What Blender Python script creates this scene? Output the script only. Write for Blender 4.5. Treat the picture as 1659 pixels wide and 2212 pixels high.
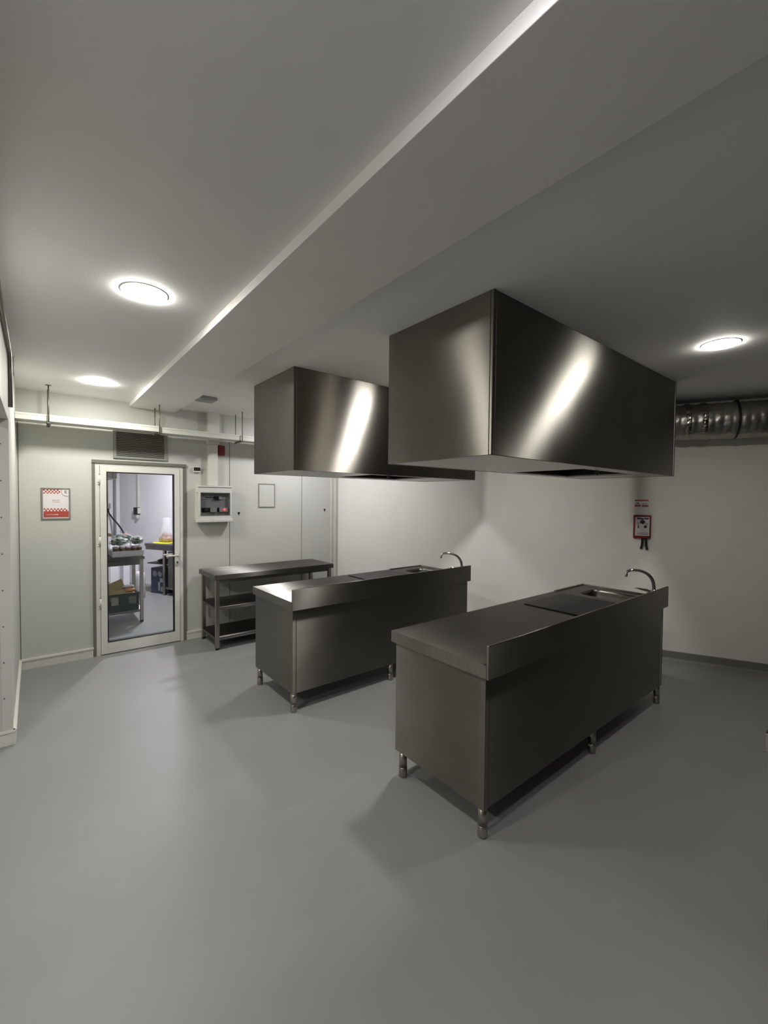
import bpy, bmesh, math, random
from mathutils import Vector, Matrix, Euler, noise

for o in list(bpy.data.objects):
    bpy.data.objects.remove(o, do_unlink=True)
SC = bpy.context.scene
COL = SC.collection
R = math.radians
PI = math.pi

# ------------------------------------------------------------------ camera, world, exposure
cam_data = bpy.data.cameras.new('camera')
cam = bpy.data.objects.new('camera', cam_data)
COL.objects.link(cam)
SC.camera = cam
F_PX = 928.9
cam_data.sensor_fit = 'VERTICAL'
cam_data.sensor_height = 24.0
cam_data.lens = 24.0 * F_PX / 2212.0
cam_data.clip_start = 0.02
cam_x = Vector((0.77631212, -0.63028568, 0.00891376))
cam_y = Vector((0.01088046, 0.02753748, 0.99956156))
cam_f = Vector((0.6302548, 0.77587476, -0.02823547))
cam.matrix_world = Matrix((
    (cam_x.x, cam_y.x, -cam_f.x, 0.0),
    (cam_x.y, cam_y.y, -cam_f.y, 0.0),
    (cam_x.z, cam_y.z, -cam_f.z, 1.6571),
    (0, 0, 0, 1)))

world = bpy.data.worlds.new('world')
SC.world = world
world.use_nodes = True
world.node_tree.nodes['Background'].inputs[0].default_value = (0.0, 0.0, 0.0, 1)
world.node_tree.nodes['Background'].inputs[1].default_value = 0.0

vs = SC.view_settings
vs.view_transform = 'Standard'
vs.look = 'None'
vs.gamma = 1.0
vs.use_curve_mapping = False
vs.exposure = 0.17

LAMP = 150.0            # radiance of one ceiling lamp disc

# ------------------------------------------------------------------ dimensions of the room
YB = 5.327              # plane of the back wall
HC = 2.673              # ceiling
XL = -0.13              # left wall plane
RW0 = Vector((3.457, YB, 0.0))                 # corner back wall / slanting right wall
RWU = Vector((0.42014, -0.90746, 0.0))         # along the right wall, towards the camera
RW_ROT = math.atan2(RWU.y, RWU.x)

# ------------------------------------------------------------------ materials
def lin(c):
    def f(v):
        v /= 255.0
        return v / 12.92 if v <= 0.04045 else ((v + 0.055) / 1.055) ** 2.4
    return (f(c[0]), f(c[1]), f(c[2]), 1.0)

def mat_base(name):
    m = bpy.data.materials.new(name)
    m.use_nodes = True
    nt = m.node_tree
    return m, nt, nt.nodes['Principled BSDF']

def plain(name, rgb, rough=0.5, metal=0.0, spec=0.5, var=0.0, vscale=6.0, bump=0.0, bscale=60.0, emit=None, estr=0.0, coat=0.0):
    m, nt, b = mat_base(name)
    c = lin(rgb)
    b.inputs['Base Color'].default_value = c
    b.inputs['Roughness'].default_value = rough
    b.inputs['Metallic'].default_value = metal
    b.inputs['Specular IOR Level'].default_value = spec
    b.inputs['Coat Weight'].default_value = coat
    tc = nt.nodes.new('ShaderNodeTexCoord')
    if var > 0:
        n = nt.nodes.new('ShaderNodeTexNoise')
        n.inputs['Scale'].default_value = vscale
        n.inputs['Detail'].default_value = 5
        nt.links.new(tc.outputs['Object'], n.inputs['Vector'])
        r = nt.nodes.new('ShaderNodeValToRGB')
        r.color_ramp.elements[0].position = 0.3
        r.color_ramp.elements[1].position = 0.7
        r.color_ramp.elements[0].color = (c[0] * (1 - var), c[1] * (1 - var), c[2] * (1 - var), 1)
        r.color_ramp.elements[1].color = (min(1, c[0] * (1 + var)), min(1, c[1] * (1 + var)), min(1, c[2] * (1 + var)), 1)
        nt.links.new(n.outputs['Fac'], r.inputs['Fac'])
        nt.links.new(r.outputs['Color'], b.inputs['Base Color'])
    if bump > 0:
        n2 = nt.nodes.new('ShaderNodeTexNoise')
        n2.inputs['Scale'].default_value = bscale
        n2.inputs['Detail'].default_value = 4
        nt.links.new(tc.outputs['Object'], n2.inputs['Vector'])
        bp = nt.nodes.new('ShaderNodeBump')
        bp.inputs['Strength'].default_value = bump
        bp.inputs['Distance'].default_value = 0.01
        nt.links.new(n2.outputs['Fac'], bp.inputs['Height'])
        nt.links.new(bp.outputs['Normal'], b.inputs['Normal'])
    if emit is not None:
        b.inputs['Emission Color'].default_value = (emit[0], emit[1], emit[2], 1)
        b.inputs['Emission Strength'].default_value = estr
    return m

def steel(name, rgb, rough, aniso, wave=0.0, wave_scale=1.6, grime=0.12, streak=(3.0, 3.0, 220.0), jitter=0.0, flat=False):
    """brushed stainless steel, grain horizontal on upright faces, slightly buckled sheet"""
    m, nt, b = mat_base(name)
    c = lin(rgb)
    b.inputs['Metallic'].default_value = 1.0
    b.inputs['Anisotropic'].default_value = aniso
    tc = nt.nodes.new('ShaderNodeTexCoord')
    if aniso > 0:
        tg = nt.nodes.new('ShaderNodeTangent')
        tg.direction_type = 'RADIAL'
        tg.axis = 'Z'
        if flat:      # level sheet brushed lengthwise
            tg = nt.nodes.new('ShaderNodeCombineXYZ')
            tg.inputs[0].default_value = 0.998
            tg.inputs[1].default_value = 0.05
            tg.inputs[2].default_value = 0.03
        nt.links.new(tg.outputs[0], b.inputs['Tangent'])
        b.inputs['Anisotropic Rotation'].default_value = 0.25
    n = nt.nodes.new('ShaderNodeTexNoise')
    n.inputs['Scale'].default_value = 2.2
    n.inputs['Detail'].default_value = 6
    nt.links.new(tc.outputs['Object'], n.inputs['Vector'])
    mp = nt.nodes.new('ShaderNodeMapping')
    mp.inputs['Scale'].default_value = streak
    nt.links.new(tc.outputs['Object'], mp.inputs['Vector'])
    n2 = nt.nodes.new('ShaderNodeTexNoise')
    n2.inputs['Scale'].default_value = 1.0
    n2.inputs['Detail'].default_value = 3
    nt.links.new(mp.outputs['Vector'], n2.inputs['Vector'])
    mx = nt.nodes.new('ShaderNodeMath')
    mx.operation = 'MULTIPLY_ADD'
    mx.inputs[1].default_value = 0.35
    nt.links.new(n2.outputs['Fac'], mx.inputs[0])
    nt.links.new(n.outputs['Fac'], mx.inputs[2])
    rr = nt.nodes.new('ShaderNodeMapRange')
    rr.inputs['From Min'].default_value = 0.35
    rr.inputs['From Max'].default_value = 1.0
    rr.inputs['To Min'].default_value = rough * 0.88
    rr.inputs['To Max'].default_value = rough * 1.14
    nt.links.new(mx.outputs[0], rr.inputs['Value'])
    nt.links.new(rr.outputs[0], b.inputs['Roughness'])
    cr = nt.nodes.new('ShaderNodeValToRGB')
    cr.color_ramp.elements[0].position = 0.4
    cr.color_ramp.elements[1].position = 0.95
    cr.color_ramp.elements[0].color = (c[0] * (1 - grime), c[1] * (1 - grime), c[2] * (1 - grime), 1)
    cr.color_ramp.elements[1].color = (min(1, c[0] * (1 + grime)), min(1, c[1] * (1 + grime)), min(1, c[2] * (1 + grime)), 1)
    nt.links.new(mx.outputs[0], cr.inputs['Fac'])
    nt.links.new(cr.outputs['Color'], b.inputs['Base Color'])
    if jitter > 0:
        # brushed grain: hair-fine horizontal scratches tip the surface up and down
        wn = nt.nodes.new('ShaderNodeTexWhiteNoise')
        wn.noise_dimensions = '3D'
        sc_ = nt.nodes.new('ShaderNodeVectorMath'); sc_.operation = 'SCALE'; sc_.inputs['Scale'].default_value = 20000.0
        nt.links.new(tc.outputs['Object'], sc_.inputs[0])
        nt.links.new(sc_.outputs[0], wn.inputs['Vector'])
        mr = nt.nodes.new('ShaderNodeMapRange')
        mr.inputs['To Min'].default_value = -jitter
        mr.inputs['To Max'].default_value = jitter
        nt.links.new(wn.outputs['Value'], mr.inputs['Value'])
        cb = nt.nodes.new('ShaderNodeCombineXYZ')
        nt.links.new(mr.outputs[0], cb.inputs['Y' if flat else 'Z'])
        ad = nt.nodes.new('ShaderNodeVectorMath'); ad.operation = 'ADD'
        no = nt.nodes.new('ShaderNodeVectorMath'); no.operation = 'NORMALIZE'
        nt.links.new(cb.outputs[0], ad.inputs[1])
        nt.links.new(ad.outputs[0], no.inputs[0])
        nt.links.new(no.outputs[0], b.inputs['Normal'])
        geo = nt.nodes.new('ShaderNodeNewGeometry')
        nt.links.new(geo.outputs['Normal'], ad.inputs[0])
    if wave > 0:
        n3 = nt.nodes.new('ShaderNodeTexNoise')
        n3.inputs['Scale'].default_value = wave_scale
        n3.inputs['Detail'].default_value = 0.5
        nt.links.new(tc.outputs['Object'], n3.inputs['Vector'])
        bp = nt.nodes.new('ShaderNodeBump')
        bp.inputs['Strength'].default_value = 1.0
        bp.inputs['Distance'].default_value = wave
        nt.links.new(n3.outputs['Fac'], bp.inputs['Height'])
        nt.links.new(bp.outputs['Normal'], ad.inputs[0] if jitter > 0 else b.inputs['Normal'])
    return m

def thin_glass(name, tint=(1, 1, 1), film=0.05):
    m, nt, b = mat_base(name)
    nt.nodes.remove(b)
    out = nt.nodes['Material Output']
    tr = nt.nodes.new('ShaderNodeBsdfTransparent')
    tr.inputs['Color'].default_value = (tint[0], tint[1], tint[2], 1)
    gl = nt.nodes.new('ShaderNodeBsdfGlossy')
    gl.inputs['Roughness'].default_value = 0.02
    lw = nt.nodes.new('ShaderNodeLayerWeight')
    lw.inputs['Blend'].default_value = 0.5
    pw = nt.nodes.new('ShaderNodeMath'); pw.operation = 'POWER'; pw.inputs[1].default_value = 5.0
    nt.links.new(lw.outputs['Facing'], pw.inputs[0])
    fr = nt.nodes.new('ShaderNodeMath'); fr.operation = 'MULTIPLY_ADD'
    fr.inputs[1].default_value = 0.96; fr.inputs[2].default_value = 0.035
    nt.links.new(pw.outputs[0], fr.inputs[0])
    mx = nt.nodes.new('ShaderNodeMixShader')
    nt.links.new(fr.outputs[0], mx.inputs[0])
    nt.links.new(tr.outputs[0], mx.inputs[1])
    nt.links.new(gl.outputs[0], mx.inputs[2])
    nt.links.new(mx.outputs[0], out.inputs['Surface'])
    return m

def film_mat(name, rgb, alpha):
    m, nt, b = mat_base(name)
    b.inputs['Base Color'].default_value = lin(rgb)
    b.inputs['Roughness'].default_value = 0.18
    b.inputs['Alpha'].default_value = alpha
    return m

def checker_free(name, rgb): return plain(name, rgb, 0.5)

M = {}
M['floor'] = plain('grey_epoxy', (131, 132, 130), 0.45, spec=0.35, var=0.06, vscale=1.1, bump=0.02, bscale=160)
M['ceiling'] = plain('ceiling_paint', (238, 237, 235), 0.7, spec=0.25, var=0.015, vscale=3, bump=0.05, bscale=90)
M['beam'] = plain('beam_paint', (238, 236, 233), 0.7, spec=0.25, var=0.02, vscale=3, bump=0.05, bscale=60)
M['panel_wall'] = plain('wall_panel_paint', (194, 195, 188), 0.5, spec=0.4, var=0.015, vscale=2, bump=0.03, bscale=130)
M['plaster'] = plain('plaster_paint', (228, 225, 219), 0.65, spec=0.3, var=0.02, vscale=4, bump=0.08, bscale=70)
M['reflection_dark'] = plain('reflection_darkening', (46, 46, 44), 0.7)  # dark tone given to the unseen wall so steel fronts reflect darkness
M['store_wall'] = plain('store_wall_paint', (240, 239, 242), 0.6, var=0.02, vscale=6, bump=0.06, bscale=60)
M['white_pvc'] = plain('white_pvc', (210, 210, 200), 0.35, var=0.02, vscale=20)
M['door_white'] = plain('door_white', (218, 218, 210), 0.35, var=0.03, vscale=14)
M['dark_trim'] = plain('dark_grey_trim', (112, 110, 101), 0.5, var=0.04)
M['seam'] = plain('seam_grey', (92, 92, 86), 0.7)
M['black'] = plain('black_rubber', (18, 18, 19), 0.5)
M['black_plastic'] = plain('black_plastic', (26, 26, 29), 0.4)
M['grey_base'] = plain('grey_skirting', (118, 119, 116), 0.45, var=0.04)
M['steel_hood'] = steel('hood_steel', (118, 115, 109), 0.33, 1.0, wave=0.018, wave_scale=1.3, jitter=0.26)
M['steel_body'] = steel('counter_steel', (132, 129, 123), 0.37, 1.0, wave=0.006, wave_scale=1.8, grime=0.15, jitter=0.22)
M['steel_top'] = steel('worktop_steel', (130, 128, 123), 0.38, 1.0, grime=0.22, streak=(3, 120, 3), jitter=0.26, flat=True)
M['steel_leg'] = steel('leg_steel', (168, 164, 156), 0.30, 0.0, grime=0.15)
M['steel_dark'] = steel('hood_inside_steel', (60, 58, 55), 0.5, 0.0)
M['steel_rim'] = steel('hood_rim_steel', (176, 174, 168), 0.38, 0.0)
M['steel_sink'] = steel('sink_steel', (112, 110, 105), 0.33, 0.0)
M['chrome'] = plain('chrome', (205, 206, 210), 0.07, metal=1.0)
M['hob'] = plain('hob_black', (36, 35, 34), 0.55, spec=0.3, var=0.15, vscale=90)
M['louvre'] = plain('louvre_grey', (128, 125, 116), 0.5)
M['louvre_dark'] = plain('louvre_dark', (40, 39, 36), 0.8)
M['rod'] = plain('zinc_rod', (120, 117, 108), 0.4, metal=0.8)
M['red'] = plain('red_plastic', (126, 18, 14), 0.4)
M['dark_red'] = plain('dark_red_plastic', (112, 20, 22), 0.45)
M['print_red'] = plain('print_red', (176, 70, 58), 0.55)
M['print_white'] = plain('print_white', (226, 222, 222), 0.5)
M['print_dark'] = plain('print_dark', (52, 47, 46), 0.6)
M['print_grey'] = plain('print_grey', (140, 132, 130), 0.6)
M['alu_frame'] = plain('alu_frame', (142, 140, 134), 0.4, metal=0.3)
M['frame_grey'] = plain('frame_grey', (140, 140, 134), 0.5)
M['box_plastic'] = plain('box_plastic', (206, 207, 200), 0.4, var=0.02, vscale=30)
M['breaker_grey'] = plain('breaker_grey', (168, 168, 166), 0.5)
M['interior_grey'] = plain('interior_grey', (150, 150, 148), 0.6)
M['led_red'] = plain('led_red', (255, 40, 30), 0.4, emit=(1.0, 0.06, 0.04), estr=3.0)
M['duct'] = steel('duct_foil', (176, 173, 167), 0.36, 0.0, wave=0.010, wave_scale=16, grime=0.4)
M['duct_tape'] = steel('duct_tape', (176, 170, 160), 0.25, 0.0, wave=0.02, wave_scale=30, grime=0.3)
M['glass'] = thin_glass('door_glass', (0.97, 0.975, 0.98))
M['smoke_cover'] = thin_glass('smoke_cover', (0.86, 0.86, 0.87))
M['green_crate'] = plain('green_crate', (15, 44, 40), 0.5)
M['blue_box'] = plain('blue_box', (38, 52, 84), 0.5)
M['card'] = plain('cardboard', (176, 158, 112), 0.8, var=0.08, vscale=20)
M['white_card'] = plain('white_card', (205, 203, 203), 0.7)
M['yellow'] = plain('yellow_cloth', (232, 222, 30), 0.7)
M['herb'] = plain('herb_green', (62, 84, 42), 0.7, var=0.4, vscale=40)
M['jar'] = plain('punnet_brown', (112, 88, 76), 0.4, var=0.3, vscale=40)
M['film'] = film_mat('clear_film', (236, 238, 236), 0.30)
M['bagfilm'] = film_mat('clear_bag_film', (236, 236, 240), 0.28)
M['onion'] = plain('pinkish_produce', (154, 116, 98), 0.5, var=0.2, vscale=18)
M['orange'] = plain('orange_pack', (196, 138, 98), 0.5)
M['red_tag'] = plain('red_tag', (170, 40, 56), 0.5)
M['cable'] = plain('cable_black', (24, 24, 26), 0.4)

# ------------------------------------------------------------------ mesh builder
class MB:
    def __init__(self):
        self.bm = bmesh.new()
    def box(self, x0, x1, y0, y1, z0, z1, bev=0.0, seg=2, mi=0):
        before = set(self.bm.faces)
        vs_ = [self.bm.verts.new(p) for p in ((x0, y0, z0), (x1, y0, z0), (x1, y1, z0), (x0, y1, z0), (x0, y0, z1), (x1, y0, z1), (x1, y1, z1), (x0, y1, z1))]
        fs = [self.bm.faces.new([vs_[i] for i in q]) for q in ((3, 2, 1, 0), (4, 5, 6, 7), (0, 1, 5, 4), (1, 2, 6, 5), (2, 3, 7, 6), (3, 0, 4, 7))]
        if bev > 0:
            ed = set(e for f in fs for e in f.edges)
            bmesh.ops.bevel(self.bm, geom=list(ed), offset=bev, segments=seg, profile=0.5, affect='EDGES')
        for f in self.bm.faces:
            if f not in before:
                f.material_index = mi
        return self
    def quad(self, pts, mi=0):
        f = self.bm.faces.new([self.bm.verts.new(p) for p in pts])
        f.material_index = mi
        return self
    def tube(self, pts, r, seg=16, cap=True, radii=None):
        pts = [Vector(p) for p in pts]
        rings = []
        prev = None
        for i, p in enumerate(pts):
            a = pts[max(i - 1, 0)]
            b = pts[min(i + 1, len(pts) - 1)]
            t = (b - a).normalized()
            if prev is None:
                up = Vector((0, 0, 1)) if abs(t.z) < 0.9 else Vector((1, 0, 0))
                n = t.cross(up).normalized()
            else:
                n = (prev - t * prev.dot(t)).normalized()
            prev = n
            b2 = t.cross(n)
            rr = radii[i] if radii else r
            rings.append([self.bm.verts.new(p + (n * math.cos(2 * PI * k / seg) + b2 * math.sin(2 * PI * k / seg)) * rr) for k in range(seg)])
        for i in range(len(rings) - 1):
            for k in range(seg):
                f = self.bm.faces.new((rings[i][k], rings[i][(k + 1) % seg], rings[i + 1][(k + 1) % seg], rings[i + 1][k]))
                f.smooth = True
        if cap:
            self.bm.faces.new(rings[0][::-1])
            self.bm.faces.new(rings[-1])
        return self
    def lathe(self, c, prof, seg=32, axis='Z', smooth=True, cap=False):
        c = Vector(c)
        rings = []
        for r, h in prof:
            ring = []
            for k in range(seg):
                a = 2 * PI * k / seg
                if axis == 'Z':
                    p = Vector((r * math.cos(a), r * math.sin(a), h))
                elif axis == 'Y':
                    p = Vector((r * math.cos(a), h, r * math.sin(a)))
                else:
                    p = Vector((h, r * math.cos(a), r * math.sin(a)))
                ring.append(self.bm.verts.new(c + p))
            rings.append(ring)
        for i in range(len(rings) - 1):
            for k in range(seg):
                f = self.bm.faces.new((rings[i][k], rings[i][(k + 1) % seg], rings[i + 1][(k + 1) % seg], rings[i + 1][k]))
                f.smooth = smooth
        if cap:
            self.bm.faces.new(rings[0][::-1])
            self.bm.faces.new(rings[-1])
        return self
    def prism(self, poly, axis, a, b, mi=0):
        """extrude a 2-D polygon; axis 'X': poly=(y,z), 'Y': (x,z), 'Z': (x,y)"""
        def P(q, t):
            return {'X': (t, q[0], q[1]), 'Y': (q[0], t, q[1]), 'Z': (q[0], q[1], t)}[axis]
        v0 = [self.bm.verts.new(P(q, a)) for q in poly]
        v1 = [self.bm.verts.new(P(q, b)) for q in poly]
        n = len(poly)
        fs = [self.bm.faces.new(v0[::-1]), self.bm.faces.new(v1)]
        for i in range(n):
            fs.append(self.bm.faces.new((v0[i], v0[(i + 1) % n], v1[(i + 1) % n], v1[i])))
        for f in fs:
            f.material_index = mi
        return self
    def blob(self, c, s, seed=0, amp=0.25, freq=2.0, sub=3):
        g = bmesh.ops.create_icosphere(self.bm, subdivisions=sub, radius=1.0)
        rnd = Vector((seed * 7.3, seed * 3.1, seed * 5.7))
        for v in g['verts']:
            d = v.co.copy()
            k = 1 + amp * noise.noise(d * freq + rnd)
            v.co = Vector(c) + Vector((d.x * s[0], d.y * s[1], d.z * s[2])) * k
            for f in v.link_faces:
                f.smooth = True
        return self
    def build(self, name, mat, parent=None, recalc=True):
        bm = self.bm
        if recalc:
            bmesh.ops.recalc_face_normals(bm, faces=bm.faces[:])
        off = Vector((0, 0, 0))
        root = parent
        while root is not None and root.parent is not None:
            root = root.parent
        if root is not None and root.get('_world'):
            off = root.location.copy()
        if off.length > 0:
            bmesh.ops.translate(bm, verts=bm.verts[:], vec=-off)
        me = bpy.data.meshes.new(name)
        bm.to_mesh(me)
        bm.free()
        for m in (mat if isinstance(mat, (list, tuple)) else [mat]):
            me.materials.append(m)
        o = bpy.data.objects.new(name, me)
        COL.objects.link(o)
        if parent is not None:
            o.parent = parent
        return o

def thing(name, label, cat, loc=(0, 0, 0), rot=0.0, group=None, kind=None, local=False):
    """an Empty at the thing's base; its part meshes are given in world coordinates unless local/rotated"""
    o = bpy.data.objects.new(name, None)
    o.empty_display_size = 0.05
    COL.objects.link(o)
    o.location = loc
    o.rotation_euler = (0, 0, rot)
    if rot == 0.0 and not local:
        o['_world'] = 1
    if label: o['label'] = label
    if cat: o['category'] = cat
    if group: o['group'] = group
    if kind: o['kind'] = kind
    return o

def tag(o, label, cat, group=None, kind=None):
    o['label'] = label
    o['category'] = cat
    if group: o['group'] = group
    if kind: o['kind'] = kind
    return o

def struct(mb, name, mat, label=None, parent=None):
    o = mb.build(name, mat, parent)
    o['kind'] = 'structure'
    if label: o['label'] = label
    o['category'] = 'room'
    return o

def text_mb(body, size, M4):
    """filled letters as a mesh, placed with a matrix"""
    cu = bpy.data.curves.new('letters', 'FONT')
    cu.body = body
    cu.size = size
    cu.extrude = 0.0004
    cu.align_x = 'CENTER'
    cu.align_y = 'CENTER'
    to = bpy.data.objects.new('letters', cu)
    COL.objects.link(to)
    dg = bpy.context.evaluated_depsgraph_get()
    me = bpy.data.meshes.new_from_object(to.evaluated_get(dg))
    mb = MB()
    mb.bm.from_mesh(me)
    bmesh.ops.transform(mb.bm, matrix=M4, verts=mb.bm.verts[:])
    bpy.data.objects.remove(to, do_unlink=True)
    bpy.data.curves.remove(cu)
    bpy.data.meshes.remove(me)
    return mb

# ------------------------------------------------------------------ room shell
struct(MB().box(-2.7, 7.6, -2.6, 10.2, -0.06, 0.0), 'floor', M['floor'], 'grey poured floor')
ceil = struct(MB().box(-2.7, 7.6, -2.6, 10.2, HC, HC + 0.1), 'ceiling', M['ceiling'], 'plain painted ceiling')
struct(MB().box(0.797, 1.244, -2.5, YB + 0.02, 2.628, HC + 0.02, bev=0.002), 'trim_1', M['beam'], 'shallow ceiling beam running towards the back wall')

# back wall with the door opening
DX0, DX1, DZ = 0.470, 1.342, 2.035
bw = MB()
bw.box(XL - 2.5, DX0, YB, YB + 0.1, 0, HC + 0.02)
bw.box(DX1, 3.60, YB, YB + 0.1, 0, HC + 0.02)
bw.box(DX0, DX1, YB, YB + 0.1, DZ, HC + 0.02)
struct(bw, 'wall_back', M['panel_wall'], 'off-white panelled back wall')
# slanting right wall
rw = MB()
o = rw.box(-0.03, 9.0, 0, 0.1, 0, HC + 0.02).build('wall_right', M['plaster'])
o.location = RW0
o.rotation_euler = (0, 0, RW_ROT)
o['kind'] = 'structure'; o['label'] = 'plastered right wall'; o['category'] = 'room'
# left wall piece next to the opening, header above the opening
lw = MB()
lw.box(XL - 0.9, XL, 3.765, YB + 0.01, 0, HC + 0.02)
struct(lw, 'wall_left', M['panel_wall'], 'left wall beside the wide opening')
hd = MB()
hd.box(XL - 0.16, XL, -2.5, 3.764, 2.165, HC + 0.02, bev=0.004)
struct(hd, 'trim_2', M['plaster'], 'header over the wide opening in the left wall')
struct(MB().box(-2.7, -2.6, -2.5, YB, 0, HC + 0.02), 'wall_outer_left', M['plaster'], 'left wall beyond the opening')
struct(MB().box(-2.7, 7.6, -2.6, -2.5, 0, HC + 0.02), 'wall_front', M['reflection_dark'], 'wall behind the camera')
# corner bead strips where back and right wall meet
struct(MB().box(3.325, 3.345, YB - 0.012, YB + 0.01, 0.0, HC), 'trim_3', M['white_pvc'], 'upright strip near the corner')
struct(MB().box(3.385, 3.415, YB - 0.02, YB + 0.01, 0.0, HC), 'trim_4', M['white_pvc'], 'upright corner strip')
# panel joints
for i, x in enumerate((-0.118, 1.868, 2.862)):
    struct(MB().box(x - 0.003, x + 0.003, YB - 0.0015, YB + 0.01, 0.09, 2.40), 'trim_%d' % (5 + i), M['seam'], 'upright panel joint')
# jamb cover strip with screws on the left wall end
struct(MB().box(XL - 0.055, XL + 0.002, 3.757, 3.775, 0.09, 2.165, bev=0.002), 'trim_8', M['panel_wall'], 'cover strip on the left wall end')
sc = MB()
for k in range(8):
    sc.lathe((XL - 0.040, 3.755, 0.32 + 0.24 * k), [(0.0001, -0.001), (0.004, -0.001), (0.004, 0.003)], 10, 'Y')
struct(sc, 'trim_9', M['seam'], 'screw heads of the cover strip')

# baseboards
bb = MB()
def base_profile(mb, x0, x1, y, hgt=0.1):
    mb.prism([(y, 0), (y - 0.014, 0), (y - 0.014, hgt * 0.80), (y - 0.020, hgt * 0.84), (y - 0.018, hgt), (y, hgt)], 'X', x0, x1)
base_profile(bb, XL, DX0 - 0.01, YB + 0.002)
base_profile(bb, 1.3625, 3.33, YB + 0.002, 0.095)
struct(bb, 'baseboard_back', M['white_pvc'], 'white baseboard on the back wall')
bl = MB()
base_profile(bl, XL - 0.9, XL + 0.012, 3.767)
bl.prism([(XL, 0), (XL + 0.014, 0), (XL + 0.014, 0.08), (XL + 0.020, 0.084), (XL + 0.018, 0.1), (XL, 0.1)], 'Y', 3.75, YB - 0.02)
struct(bl, 'baseboard_left', M['white_pvc'], 'white baseboard around the left wall end')
br = MB()
br.prism([(0.0, 0), (-0.03, 0), (-0.012, 0.02), (-0.010, 0.088), (0.0, 0.092)], 'X', 0.05, 9.0)
o = br.build('baseboard_right', M['grey_base'])
o.location = RW0; o.rotation_euler = (0, 0, RW_ROT)
o['kind'] = 'structure'; o['category'] = 'room'; o['label'] = 'grey baseboard on the right wall'

# store room beyond the door
SD = Vector((0.48, -0.877, 0.0))
SROT = math.atan2(SD.y, SD.x)
o = MB().box(0.0, 5.3, 0.0, 0.1, 0, HC + 0.02).build('wall_store_right', M['store_wall'])
o.location = (1.305, 9.91, 0); o.rotation_euler = (0, 0, SROT)
o['kind'] = 'structure'; o['category'] = 'room'; o['label'] = 'white wall of the room behind the door'
struct(MB().box(-1.2, 1.40, 9.91, 10.01, 0, HC + 0.02), 'wall_store_back', M['store_wall'], 'far wall of the room behind the door')
struct(MB().box(-1.3, -1.2, YB + 0.1, 10.0, 0, HC + 0.02), 'wall_store_left', M['store_wall'], 'left wall of the room behind the door')

# ------------------------------------------------------------------ ceiling lamps
def lamp_mat(name, col, strength):
    m, nt, b = mat_base(name)
    nt.nodes.remove(b)
    e = nt.nodes.new('ShaderNodeEmission')
    e.inputs['Color'].default_value = (col[0], col[1], col[2], 1)
    e.inputs['Strength'].default_value = strength
    nt.links.new(e.outputs[0], nt.nodes['Material Output'].inputs['Surface'])
    return m

LM_WARM = lamp_mat('lamp_warm', (1.0, 0.972, 0.90), LAMP * 0.9)
LM_DOOR = lamp_mat('lamp_door', (1.0, 0.972, 0.90), LAMP * 1.35)
LM_FILL = lamp_mat('lamp_fill', (1.0, 0.965, 0.93), LAMP * 2.4)  # emission of the added fill lamp, strong enough to lighten steel end panels
LM_SIDE = lamp_mat('lamp_side', (1.0, 0.972, 0.90), LAMP * 0.80)
LM_NEUT = lamp_mat('lamp_neutral', (1.0, 0.965, 0.93), LAMP * 1.75)
LM_FAR = lamp_mat('lamp_far', (0.98, 0.955, 1.0), LAMP * 1.6)
LM_NEAR = lamp_mat('lamp_near', (0.97, 0.97, 1.0), LAMP * 0.85)
LM_COOL = lamp_mat('lamp_cool', (0.94, 0.93, 1.0), LAMP * 4.6)
def downlight(x, y, label, mat):
    t = thing('ceiling_lamp', label, 'lamp', (x, y, HC), group='round ceiling lamps')
    MB().lathe((x, y, HC), [(0.105, 0.001), (0.1045, -0.003), (0.1, -0.004), (0.097, -0.001)], 48).build('rim', M['white_pvc'], t)
    MB().lathe((x, y, HC), [(0.0995, -0.004), (0.098, -0.0072), (0.092, -0.0105), (0.078, -0.013), (0.05, -0.0148), (0.025, -0.0155), (0.0005, -0.0158)], 48).build('diffuser', mat, t)
    return t
downlight(0.433, 2.430, 'round ceiling lamp left of the beam, the nearer and larger one', LM_WARM)
downlight(0.446, 4.560, 'round ceiling lamp near the back wall, above the glass door', LM_DOOR)
downlight(3.415, 0.806, 'round ceiling lamp on the right, beside the near hood', LM_SIDE)
downlight(2.630, 2.390, 'round ceiling lamp hidden between the two hoods', LM_NEUT)
downlight(2.630, 4.450, 'round ceiling lamp hidden behind the far hood', LM_FAR)
downlight(0.433, 0.300, 'round ceiling lamp overhead, in line with those left of the beam', LM_NEAR)
downlight(-1.400, 1.600, 'added unseen fill lamp beyond the opening in the left wall', LM_FILL)  # added out of view as fill light from the left space
downlight(1.600, 7.350, 'round ceiling lamp of the store room behind the door', LM_COOL)

# ------------------------------------------------------------------ counters
def leg_round(mb, x, y, z1, r=0.0235):
    mb.tube([(x, y, 0.06), (x, y, z1)], r, 20)

def rounded_rect(x0, x1, y0, y1, r, n=6):
    pts = []
    for cx, cy, a0 in ((x1 - r, y1 - r, 0), (x0 + r, y1 - r, 90), (x0 + r, y0 + r, 180), (x1 - r, y0 + r, 270)):
        for k in range(n + 1):
            a = R(a0 + 90 * k / n)
            pts.append((cx + r * math.cos(a), cy + r * math.sin(a)))
    return pts

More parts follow.
